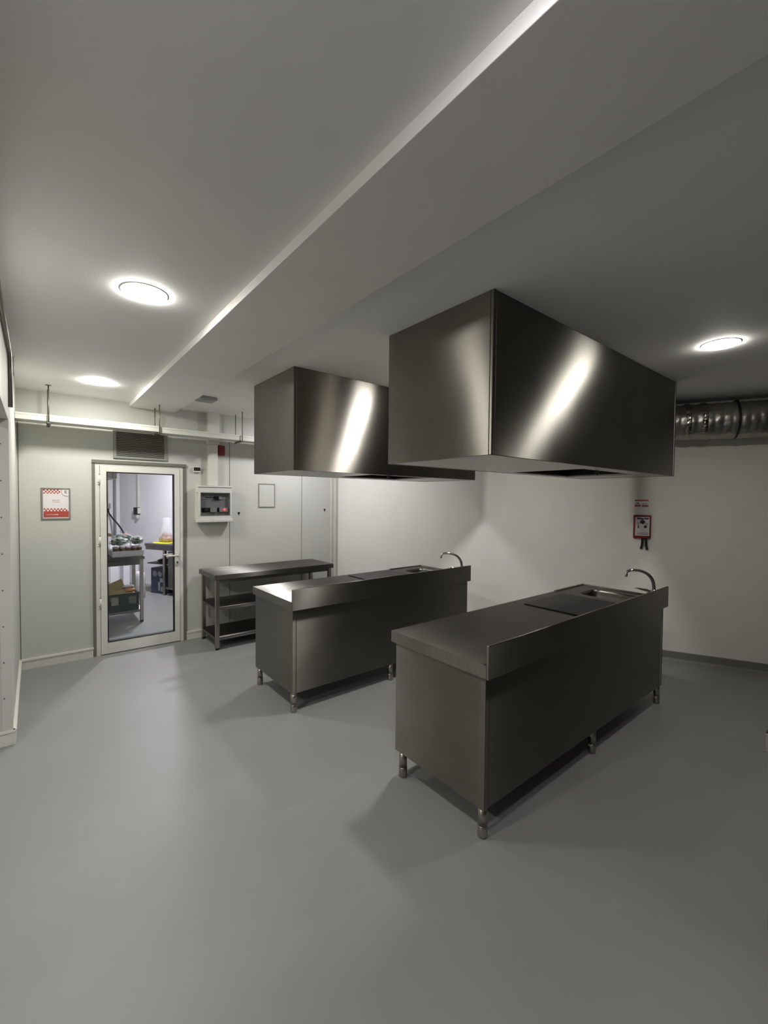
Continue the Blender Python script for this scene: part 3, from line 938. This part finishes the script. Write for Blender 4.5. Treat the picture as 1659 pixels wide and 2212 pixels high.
def hanger(label, x, pair=True):
    yf, yr = TY0 - 0.012, TY1 + 0.014
    t = thing('trunking_hanger', label, 'hanger', (x, yf, 2.32), group='threaded rod hangers')
    zb = TZ0 - 0.012
    MB().tube([(x, yf, zb - 0.012), (x, yf, HC)], 0.0055, 8).build('rod', M['rod'], t)
    MB().tube([(x, yr, zb - 0.012), (x, yr, HC)], 0.0055, 8).build('rod', M['rod'], t)
    MB().box(x - 0.014, x + 0.014, yf - 0.014, yr + 0.014, zb - 0.008, zb + 0.006, bev=0.002).build('bracket', M['rod'], t)
    if not pair:
        n = MB()
        n.box(x - 0.016, x + 0.016, yf - 0.012, yf + 0.012, zb - 0.012, zb + 0.010, bev=0.002)
        n.lathe((x, yf, zb - 0.030), [(0.0003, 0), (0.010, 0), (0.010, 0.016), (0.0003, 0.016)], 6)
        n.build('clamp', M['black_plastic'], t)
        MB().lathe((x, yf, HC - 0.003), [(0.024, 0.003), (0.024, 0.0), (0.0055, -0.004)], 14).build('ceiling_plate', M['rod'], t)
hanger('rod hanger of the trunking, far left above the framed notice', 0.107, pair=False)
hanger('rod hanger of the trunking in the middle, above the right side of the grille', 1.021)
hanger('rod hanger of the trunking right of the upright duct', 1.900)

# small flat grey box on the ceiling beside the beam
t = thing('ceiling_box', 'small flat grey box on the ceiling right of the beam', 'ceiling box', (1.37, 4.55, HC))
MB().box(1.275, 1.445, 4.46, 4.64, HC - 0.030, HC - 0.0005, bev=0.006).build('housing', M['breaker_grey'], t)
MB().box(1.295, 1.425, 4.48, 4.62, HC - 0.034, HC - 0.029, bev=0.002).build('cover', M['interior_grey'], t)

# pipes by the left header
o = MB().tube([(XL + 0.016, 4.15, 2.53), (XL + 0.016, 4.15, HC)], 0.011, 12).build('pipe_stub', M['white_pvc'])
tag(o, 'short white pipe stub hanging from the ceiling in the far left corner', 'pipe')
o = MB().tube([(XL + 0.014, -1.5, HC - 0.09), (XL + 0.014, 3.60, HC - 0.09), (XL + 0.014, 3.70, HC - 0.11), (XL + 0.014, 3.73, HC - 0.2), (XL + 0.014, 3.735, 2.24)], 0.012, 12).build('steel_conduit', M['rod'])
tag(o, 'thin metal conduit along the left header at the left edge', 'pipe')

# ------------------------------------------------------------------ ventilation duct along the right wall
def round_duct():
    rr = 0.168
    yc, zc = -0.195, 2.452
    t = thing('ventilation_duct', 'dark foil ventilation duct under the ceiling along the right wall', 'duct', RW0, rot=RW_ROT)
    pts, rad = [], []
    x = 2.9
    i = 0
    while x < 8.6:
        rad.append(rr + (0.005 if i % 3 == 0 else -0.002) + 0.004 * math.sin(x * 3.1))
        pts.append((x, yc + 0.004 * math.sin(x * 4), zc + 0.006 * math.sin(x * 2.3)))
        x += 0.022; i += 1
    MB().tube(pts, rr, 36, radii=rad).build('duct_hose', M['duct'], t)
    for x in (4.16, 4.29):
        MB().lathe((x, yc, zc), [(rr + 0.006, 0.0), (rr + 0.012, 0.003), (rr + 0.012, 0.042), (rr + 0.006, 0.045)], 36, 'X').build('tape_band', M['duct_tape'], t)
    for x in (4.56, 6.3):
        MB().lathe((x, yc, zc), [(rr + 0.008, 0.0), (rr + 0.016, 0.001), (rr + 0.016, 0.017), (rr + 0.008, 0.018)], 36, 'X').build('hanging_strap', M['black_plastic'], t)
round_duct()

# ------------------------------------------------------------------ fire blanket and its sign
def fire_blanket():
    u0, u1, z0, z1 = 3.762, 3.927, 1.268, 1.520
    uc = (u0 + u1) / 2
    base = RW0 + RWU * uc
    t = thing('fire_blanket', 'red fire blanket case with black pull straps on the right wall', 'fire blanket', (base.x, base.y, 0), rot=RW_ROT)
    hw = (u1 - u0) / 2
    MB().box(-hw, hw, -0.034, -0.001, z0, z1, bev=0.010, seg=3).build('case', M['red'], t)
    lb = MB().box(-hw + 0.018, hw - 0.016, -0.0355, -0.033, z0 + 0.030, z1 - 0.022).build('label_sheet', M['print_white'], t)
    rnd = random.Random(8)
    y0, y1 = -0.0363, -0.0353
    p = MB()
    for x in (-0.050, 0.018):
        p.box(x, x + 0.040, y0, y1, z1 - 0.046, z1 - 0.030)
    p.box(-0.010, 0.014, y0, y1, z1 - 0.052, z1 - 0.034)
    p.blob((0.002, -0.0358, z1 - 0.075), (0.024, 0.0005, 0.022), 3, 0.3, 2, 2)
    for x, z, w in ((-0.05, 0.085, 0.024), (0.026, 0.085, 0.030), (-0.05, 0.100, 0.022), (0.024, 0.102, 0.034)):
        p.box(x, x + w, y0, y1, z1 - z - 0.004, z1 - z)
    p.blob((-0.036, -0.0358, z1 - 0.128), (0.006, 0.0005, 0.017), 5, 0.3, 2, 2)
    p.blob((0.030, -0.0358, z1 - 0.125), (0.016, 0.0005, 0.014), 7, 0.3, 2, 2)
    p.build('pictograms', M['print_dark'], lb)
    p = MB()
    for k in range(3):
        x = -0.05
        while x < 0.05:
            w = rnd.uniform(0.004, 0.012)
            p.box(x, x + w, y0, y1, z0 + 0.062 - k * 0.010, z0 + 0.065 - k * 0.010 + (0.004 if k == 2 else 0))
            x += w + 0.003
    p.build('printing', M['print_dark'], lb)
    for x, lean, ln in ((-0.004, -0.010, 0.112), (0.026, 0.016, 0.120)):
        s = MB()
        s.prism([(x, z0 + 0.004), (x + 0.024, z0 + 0.004), (x + 0.024 + lean * 0.3, z0 - ln * 0.6), (x + 0.022 + lean, z0 - ln), (x + lean - 0.002, z0 - ln - 0.002), (x + lean * 0.3, z0 - ln * 0.6)], 'Y', -0.020, -0.016)
        s.build('pull_strap', M['black'], t)
fire_blanket()
def fire_sign():
    uc = (3.768 + 3.905) / 2
    base = RW0 + RWU * uc
    t = thing('safety_sign', 'small white and dark red safety sign above the fire blanket', 'sign', (base.x, base.y, 0), rot=RW_ROT)
    z0, z1 = 1.600, 1.686
    hw = 0.070
    pl = MB().box(-hw, hw, -0.004, -0.0005, z0, z1).build('plate', M['print_white'], t)
    r = MB()
    r.box(-hw + 0.005, hw - 0.006, -0.0046, -0.0038, z1 - 0.018, z1 - 0.004)
    r.box(-hw + 0.004, -0.006, -0.0046, -0.0038, z0 + 0.008, z0 + 0.028)
    r.box(0.002, hw - 0.008, -0.0046, -0.0038, z0 + 0.007, z0 + 0.027)
    r.build('red_bars', M['print_red'], t)
    d = MB()
    d.tube([(-0.052, -0.0045, z0 + 0.034), (-0.048, -0.0045, z0 + 0.048), (-0.038, -0.0045, z0 + 0.050), (-0.032, -0.0045, z0 + 0.036)], 0.003, 6)
    d.tube([(-0.036, -0.0045, z0 + 0.052), (-0.024, -0.0045, z0 + 0.034)], 0.003, 6)
    d.tube([(0.012, -0.0045, z0 + 0.034), (0.020, -0.0045, z0 + 0.044), (0.028, -0.0045, z0 + 0.038)], 0.003, 6)
    d.tube([(0.036, -0.0045, z0 + 0.034), (0.050, -0.0045, z0 + 0.050)], 0.0025, 6)
    d.build('pictograms', M['print_dark'], t)
fire_sign()

# crumb on the floor
o = MB().blob((0.0, 0.0, 0.0035), (0.010, 0.005, 0.0035), 2, 0.4, 3, 2).build('floor_crumb', M['black'])
o.location = (0.262, 1.262, 0)
tag(o, 'tiny dark crumb lying on the grey floor near the bottom left', 'crumb')

# ================================================================== the store room seen through the door
def store_table():
    x0, x1, y0, y1 = -0.55, 1.130, 6.440, 7.100
    t = thing('store_table', 'steel table with lower shelf behind the glass door, holding trays', 'table', (0.3, 6.77, 0))
    MB().box(x0, x1, y0, y1, 0.840, 0.885, bev=0.003).build('tabletop', M['steel_top'], t)
    for lx in (x0 + 0.02, x1 - 0.055):
        for ly in (y0 + 0.015, y1 - 0.055):
            lo = MB().box(lx, lx + 0.042, ly, ly + 0.042, 0.025, 0.840, bev=0.003).build('leg', M['steel_leg'], t)
            MB().box(lx + 0.001, lx + 0.041, ly + 0.001, ly + 0.041, 0.0, 0.026, bev=0.003).build('foot', M['black'], lo)
    ap = MB()
    ap.box(x0 + 0.062, x1 - 0.056, y0 + 0.018, y0 + 0.024, 0.770, 0.840)
    ap.build('apron', M['steel_top'], t)
    s = MB()
    s.box(x0 + 0.024, x1 - 0.018, y0 + 0.058, y1 - 0.060, 0.160, 0.168)
    s.box(x0 + 0.062, x1 - 0.057, y0 + 0.019, y0 + 0.060, 0.138, 0.168)
    s.build('lower_shelf', M['steel_top'], t)
store_table()

def open_box(mb, x0, x1, y0, y1, z0, z1, th=0.008):
    mb.box(x0, x1, y0, y1, z0, z0 + th)
    mb.box(x0, x1, y0, y0 + th, z0 + th, z1)
    mb.box(x0, x1, y1 - th, y1, z0 + th, z1)
    mb.box(x0, x0 + th, y0 + th, y1 - th, z0 + th, z1)
    mb.box(x1 - th, x1, y0 + th, y1 - th, z0 + th, z1)
    return mb
ZTT = 0.8855
tr = open_box(MB(), 0.765, 1.122, 6.46, 6.86, ZTT, ZTT + 0.075).build('cardboard_tray', M['white_card'])
tag(tr, 'low white cardboard tray on the store table, full of punnets', 'tray')
k = 0
for row, yy in enumerate((6.515, 6.62)):
    for i, xx in enumerate((0.815, 0.885, 0.955, 1.025, 1.085)):
        lab = 'small brownish container in the white tray under the herb bags'
        t = thing('punnet', lab, 'punnet', (xx, yy, ZTT + 0.009), group='containers in the white tray')
        MB().lathe((xx, yy, ZTT + 0.009), [(0.0005, 0.0), (0.024, 0.0), (0.029, 0.10), (0.0005, 0.10)], 14).build('cup', M['jar'], t)
        MB().lathe((xx, yy, ZTT + 0.109), [(0.0005, 0.0005), (0.031, 0.0005), (0.031, 0.014), (0.0005, 0.017)], 14).build('lid', M['white_card'], t)
def herb_bag(label, c, s, seed):
    t = thing('herb_bag', label, 'bag', (c[0], c[1], c[2] - s[2]), group='bags of green herbs')
    MB().blob(c, (s[0] * 0.86, s[1] * 0.86, s[2] * 0.82), seed, 0.35, 2.6, 4).build('herbs', M['herb'], t)
    MB().blob(c, s, seed + 11, 0.42, 3.2, 4).build('wrapping', M['film'], t)
herb_bag('clear bag of dill-green herbs on the left of the white tray', (0.845, 6.56, 1.078), (0.100, 0.085, 0.052), 1)
herb_bag('clear bag of dark green herbs on the right of the white tray', (1.065, 6.60, 1.082), (0.078, 0.10, 0.055), 2)
herb_bag('paler clear bag of herbs at the back of the white tray', (0.93, 6.76, 1.100), (0.125, 0.072, 0.065), 3)
o = MB().blob((0.695, 6.56, ZTT + 0.082), (0.050, 0.080, 0.070), 9, 0.4, 3.0, 4).build('crumpled_bag', M['film'])
tag(o, 'crumpled clear plastic bag left of the white tray', 'bag')
o = MB()
o.prism([(0.62, 1.150), (0.835, 1.118), (0.80, 1.165), (0.70, 1.195), (0.62, 1.20)], 'Y', 6.88, 7.06)
o = o.build('cream_packet', M['card'])
o = tag(o, 'cream coloured packet on the boxes at the left of the store table', 'packet')
o = open_box(MB(), 0.40, 0.755, 6.88, 7.08, ZTT, 1.118).build('cardboard_box', M['white_card'])
tag(o, 'pale cardboard box on the store table under the cream packet', 'box')
t = thing('spray_bottle', 'white bottle with red label behind the herb bags', 'bottle', (0.985, 6.97, ZTT))
MB().lathe((0.985, 6.97, ZTT), [(0.0005, 0), (0.034, 0), (0.036, 0.02), (0.036, 0.20), (0.014, 0.25), (0.012, 0.30), (0.0005, 0.302)], 18).build('bottle', M['film'], t)
MB().lathe((0.985, 6.97, ZTT), [(0.0375, 0.21), (0.0375, 0.265), (0.02, 0.272)], 18).build('red_label', M['red_tag'], t)

# green crate on the lower shelf
def green_crate():
    x0, x1, y0, y1, z0, z1 = 0.56, 1.066, 6.475, 6.95, 0.1685, 0.400
    t = thing('plastic_crate', 'dark green plastic crate on the lower shelf of the store table', 'crate', ((x0 + x1) / 2, (y0 + y1) / 2, z0))
    c = MB()
    c.box(x0, x1, y0, y1, z0, z0 + 0.012)
    c.box(x0, x0 + 0.012, y0, y1, z0 + 0.012, z1)
    c.box(x1 - 0.012, x1, y0, y1, z0 + 0.012, z1)
    c.box(x0 + 0.012, x1 - 0.012, y1 - 0.012, y1, z0 + 0.012, z1)
    # front wall with two grip openings
    c.box(x0 + 0.012, x1 - 0.012, y0, y0 + 0.012, z0 + 0.012, z0 + 0.085)
    c.box(x0 + 0.012, x1 - 0.012, y0, y0 + 0.012, z1 - 0.035, z1)
    for a, b in ((x0 + 0.012, x0 + 0.175), (0.84, 0.945), (1.045, x1 - 0.012)):
        c.box(a, b, y0, y0 + 0.012, z0 + 0.085, z1 - 0.035)
    c.box(x0 - 0.006, x1 + 0.006, y0 - 0.006, y0 + 0.006, z1 - 0.016, z1 + 0.002, bev=0.003)
    c.box(x0 - 0.006, x1 + 0.006, y1 - 0.006, y1 + 0.006, z1 - 0.016, z1 + 0.002, bev=0.003)
    c.box(0.872, 0.884, y0 - 0.004, y0 + 0.001, z0 + 0.01, z1 - 0.018)
    c.build('shell', M['green_crate'], t)
    MB().box(0.75, 0.835, y0 + 0.014, y0 + 0.02, z0 + 0.075, z1 - 0.025).build('lining', M['frame_grey'], t)
    MB().box(0.95, 1.04, y0 + 0.014, y0 + 0.02, z0 + 0.075, z1 - 0.025).build('lining', M['seam'], t)
green_crate()
c = MB()
c.box(0.72, 1.03, 6.52, 6.92, 0.300, 0.392)
tag(c.build('cardboard_carton', M['card']), 'flat brown carton lying in the green crate', 'carton')
c = MB()
c.prism([(0.66, 0.430), (0.70, 0.480), (0.90, 0.560), (0.945, 0.415), (0.72, 0.396)], 'Y', 6.72, 6.73)
tag(c.build('cardboard_flap', M['card']), 'torn cardboard sheet sticking up from the green crate', 'cardboard')
c = MB().blob((0.985, 6.62, 0.418), (0.062, 0.05, 0.024), 4, 0.3, 2.5, 3)
tag(c.build('orange_pack', M['orange']), 'orange and white packet on top of the green crate', 'packet')
c = MB().blob((0.965, 6.66, 0.462), (0.072, 0.05, 0.018), 6, 0.3, 2.5, 3)
tag(c.build('white_packet', M['white_card']), 'white crumpled packet above the orange one in the crate', 'packet')

# pale boards and a white tank in the back
for i, (x, w, z1) in enumerate(((0.98, 0.13, 0.93), (1.18, 0.10, 0.90), (1.31, 0.11, 0.94))):
    lab = ('leftmost pale upright board seen under the store table', 'middle pale upright board seen under the store table', 'pale upright board seen next to the table leg')[i]
    o = MB().box(x, x + w, 8.60 + 0.03 * i, 8.63 + 0.03 * i, 0.0, z1, bev=0.01).build('upright_board', M['store_wall'])
    tag(o, lab, 'board', group='pale upright boards')
o = MB().lathe((1.335, 8.05, 0.0), [(0.0005, 0.0), (0.075, 0.0), (0.085, 0.02), (0.085, 0.36), (0.075, 0.41), (0.05, 0.435), (0.0005, 0.445)], 24).build('white_canister', M['white_card'])
tag(o, 'white round-topped canister on the floor behind the store table leg', 'canister')

# slanted worktop along the white wall (local frame: x along the wall, y towards the wall)
SE = Vector((1.466, 8.372, 0.0))
def store_worktop():
    t = thing('store_worktop', 'steel worktop with cabinet along the white wall behind the door', 'worktop', SE, rot=SROT)
    MB().box(0.0, 2.3, 0.0, 0.58, 0.825, 0.870, bev=0.003).build('tabletop', M['steel_top'], t)
    MB().box(0.01, 2.29, 0.014, 0.022, 0.765, 0.824).build('apron', M['steel_top'], t)
    for x in (0.415, 1.55):
        MB().box(x, x + 0.045, 0.012, 0.057, 0.0, 0.764, bev=0.003).build('leg', M['steel_leg'], t)
    for x in (0.02, 0.415, 1.55):
        MB().box(x, x + 0.045, 0.52, 0.565, 0.0, 0.824, bev=0.003).build('leg', M['steel_leg'], t)
    MB().box(0.462, 1.549, 0.030, 0.56, 0.105, 0.135).build('cabinet_floor', M['steel_leg'], t)
    MB().box(0.462, 1.549, 0.54, 0.56, 0.136, 0.76).build('cabinet_back', M['steel_dark'], t)
    d = MB().box(0.54, 1.10, 0.010, 0.028, 0.14, 0.75, bev=0.002).build('cabinet_door', M['steel_body'], t)
    d2 = MB().box(1.11, 1.54, 0.010, 0.028, 0.14, 0.75, bev=0.002).build('cabinet_door', M['steel_body'], t)
    MB().box(0.03, 0.41, 0.03, 0.56, 0.520, 0.535).build('shelf', M['steel_dark'], t)
store_worktop()
def slocal(x, y, z):
    p = SE + Vector((SD.x * x - SD.y * y, SD.y * x + SD.x * y, 0))
    return (p.x, p.y, z)
def blue_carton():
    t = thing('blue_box', 'dark blue printed box on the floor under the slanted worktop', 'box', slocal(0.21, 0.28, 0.0), rot=SROT)
    MB().box(-0.155, 0.185, -0.20, 0.2, 0.0, 0.44, bev=0.004).build('carton', M['blue_box'], t)
    p = MB()
    p.box(0.06, 0.17, -0.2025, -0.199, 0.20, 0.27)
    p.box(0.02, 0.06, -0.2025, -0.199, 0.05, 0.20)
    p.box(0.08, 0.17, -0.2025, -0.199, 0.04, 0.12)
    p.build('printing', M['interior_grey'], t)
    p = MB()
    p.lathe((-0.06, -0.2005, 0.34), [(0.0003, -0.001), (0.055, -0.001), (0.055, 0.001)], 18, 'Y')
    p.blob((0.06, -0.2005, 0.34), (0.05, 0.002, 0.06), 3, 0.5, 2, 2)
    p.build('round_print', M['interior_grey'], t)
blue_carton()
o = MB().blob((0, 0, 0.03), (0.10, 0.09, 0.028), 12, 0.3, 2, 3).build('dark_sack', M['black_plastic'])
o.location = slocal(0.22, 0.2, 0.536)
tag(o, 'dark crumpled sack on the shelf above the blue box', 'sack')

# yellow cloth, produce bag on the slanted worktop
c = MB()
poly = [(0.02, 0.16), (0.12, 0.06), (0.30, 0.05), (0.44, 0.10), (0.40, 0.34), (0.20, 0.32), (0.06, 0.34)]
c.prism(poly, 'Z', 0.8708, 0.878)
o = c.build('yellow_cloth', M['yellow'])
o.location = SE; o.rotation_euler = (0, 0, SROT)
tag(o, 'bright yellow cloth lying on the slanted worktop', 'cloth')
def produce_bag():
    b = slocal(0.22, 0.26, 0.879)
    t = thing('produce_bag', 'clear plastic bag of pinkish produce standing on the yellow cloth', 'bag', b, rot=SROT)
    rnd = random.Random(2)
    for i, (x, y, z) in enumerate(((-0.085, -0.02, 0.055), (0.0, -0.04, 0.058), (0.085, -0.02, 0.055), (-0.04, 0.05, 0.055), (0.05, 0.05, 0.055), (-0.03, 0.0, 0.125), (0.045, 0.005, 0.120))):
        MB().blob((x, y, z), (0.056, 0.054, 0.052), 20 + i, 0.12, 1.5, 3).build('onion', M['onion'], t)
    s = MB()
    s.lathe((0, 0, 0), [(0.10, 0.003), (0.150, 0.03), (0.160, 0.08), (0.135, 0.16), (0.095, 0.25), (0.075, 0.33), (0.085, 0.40), (0.06, 0.43)], 28)
    for v in s.bm.verts:
        n_ = noise.noise(v.co * 9.0)
        v.co.x *= 1 + 0.22 * n_
        v.co.y *= 0.75 + 0.22 * n_
    s.build('film', M['bagfilm'], t)
produce_bag()

# socket, conduits, cable and hood in the store room
wp = lambda px: None
def store_socket():
    # on the white wall: local frame at the wall plane
    base = Vector((1.305, 9.91, 0))
    t = thing('wall_socket', 'black socket box with white conduit on the white wall behind the door', 'socket', base, rot=SROT, local=True)
    x = 0.52
    MB().box(x - 0.045, x + 0.045, -0.07, -0.001, 1.33, 1.47, bev=0.004).build('box', M['black_plastic'], t)
    MB().box(x + 0.046, x + 0.066, -0.06, -0.001, 1.35, 1.46, bev=0.003).build('side_cover', M['white_pvc'], t)
    MB().box(x + 0.0, x + 0.03, -0.03, -0.001, 1.471, HC).build('conduit', M['white_pvc'], t)
    MB().lathe((x + 0.01, -0.03, 1.24), [(0.0005, 0), (0.025, 0.0), (0.03, 0.05), (0.03, 0.09)], 14).build('plug', M['white_card'], t)
store_socket()
def store_junction():
    t = thing('junction_box', 'grey junction box with black cable in the dark far corner behind the door', 'electrical box', (1.10, 9.91, 0))
    MB().box(1.055, 1.145, 9.85, 9.909, 1.44, 1.54, bev=0.004).build('box', M['interior_grey'], t)
    MB().tube([(1.10, 9.885, 1.541), (1.10, 9.885, HC)], 0.014, 10).build('conduit', M['white_pvc'], t)
    MB().tube([(1.10, 9.88, 1.44), (1.12, 9.87, 1.35), (1.17, 9.80, 1.25), (1.23, 9.6, 1.15), (1.27, 9.4, 1.05), (1.30, 9.3, 0.95)], 0.014, 10).build('cable', M['cable'], t)
store_junction()
for i, x in enumerate((0.96, 1.20)):
    o = MB().tube([(x + 0.02, 9.87, 0.0), (x + 0.02, 9.87, HC)], 0.022, 12).build('drain_pipe', M['interior_grey'])
    tag(o, ('grey upright pipe left of the junction box in the far corner', 'grey upright pipe right of the junction box in the far corner')[i], 'pipe', group='upright pipes in the far corner')
def store_hood():
    x0, x1, y0, y1, zb = -0.6, 0.860, 6.75, 7.45, 1.915
    t = thing('store_hood', 'steel hood corner at the top left of the door glass', 'hood', (0.15, 7.1, HC))
    MB().box(x0, x1 - 0.05, y0, y1, zb, HC - 0.001, bev=0.003).build('casing', M['steel_rim'], t)
    MB().box(x1 - 0.048, x1, y0 - 0.004, y1 + 0.004, zb - 0.004, HC - 0.001, bev=0.003).build('end_strip', M['steel_rim'], t)
store_hood()

for o in bpy.data.objects:
    if '_world' in o:
        del o['_world']
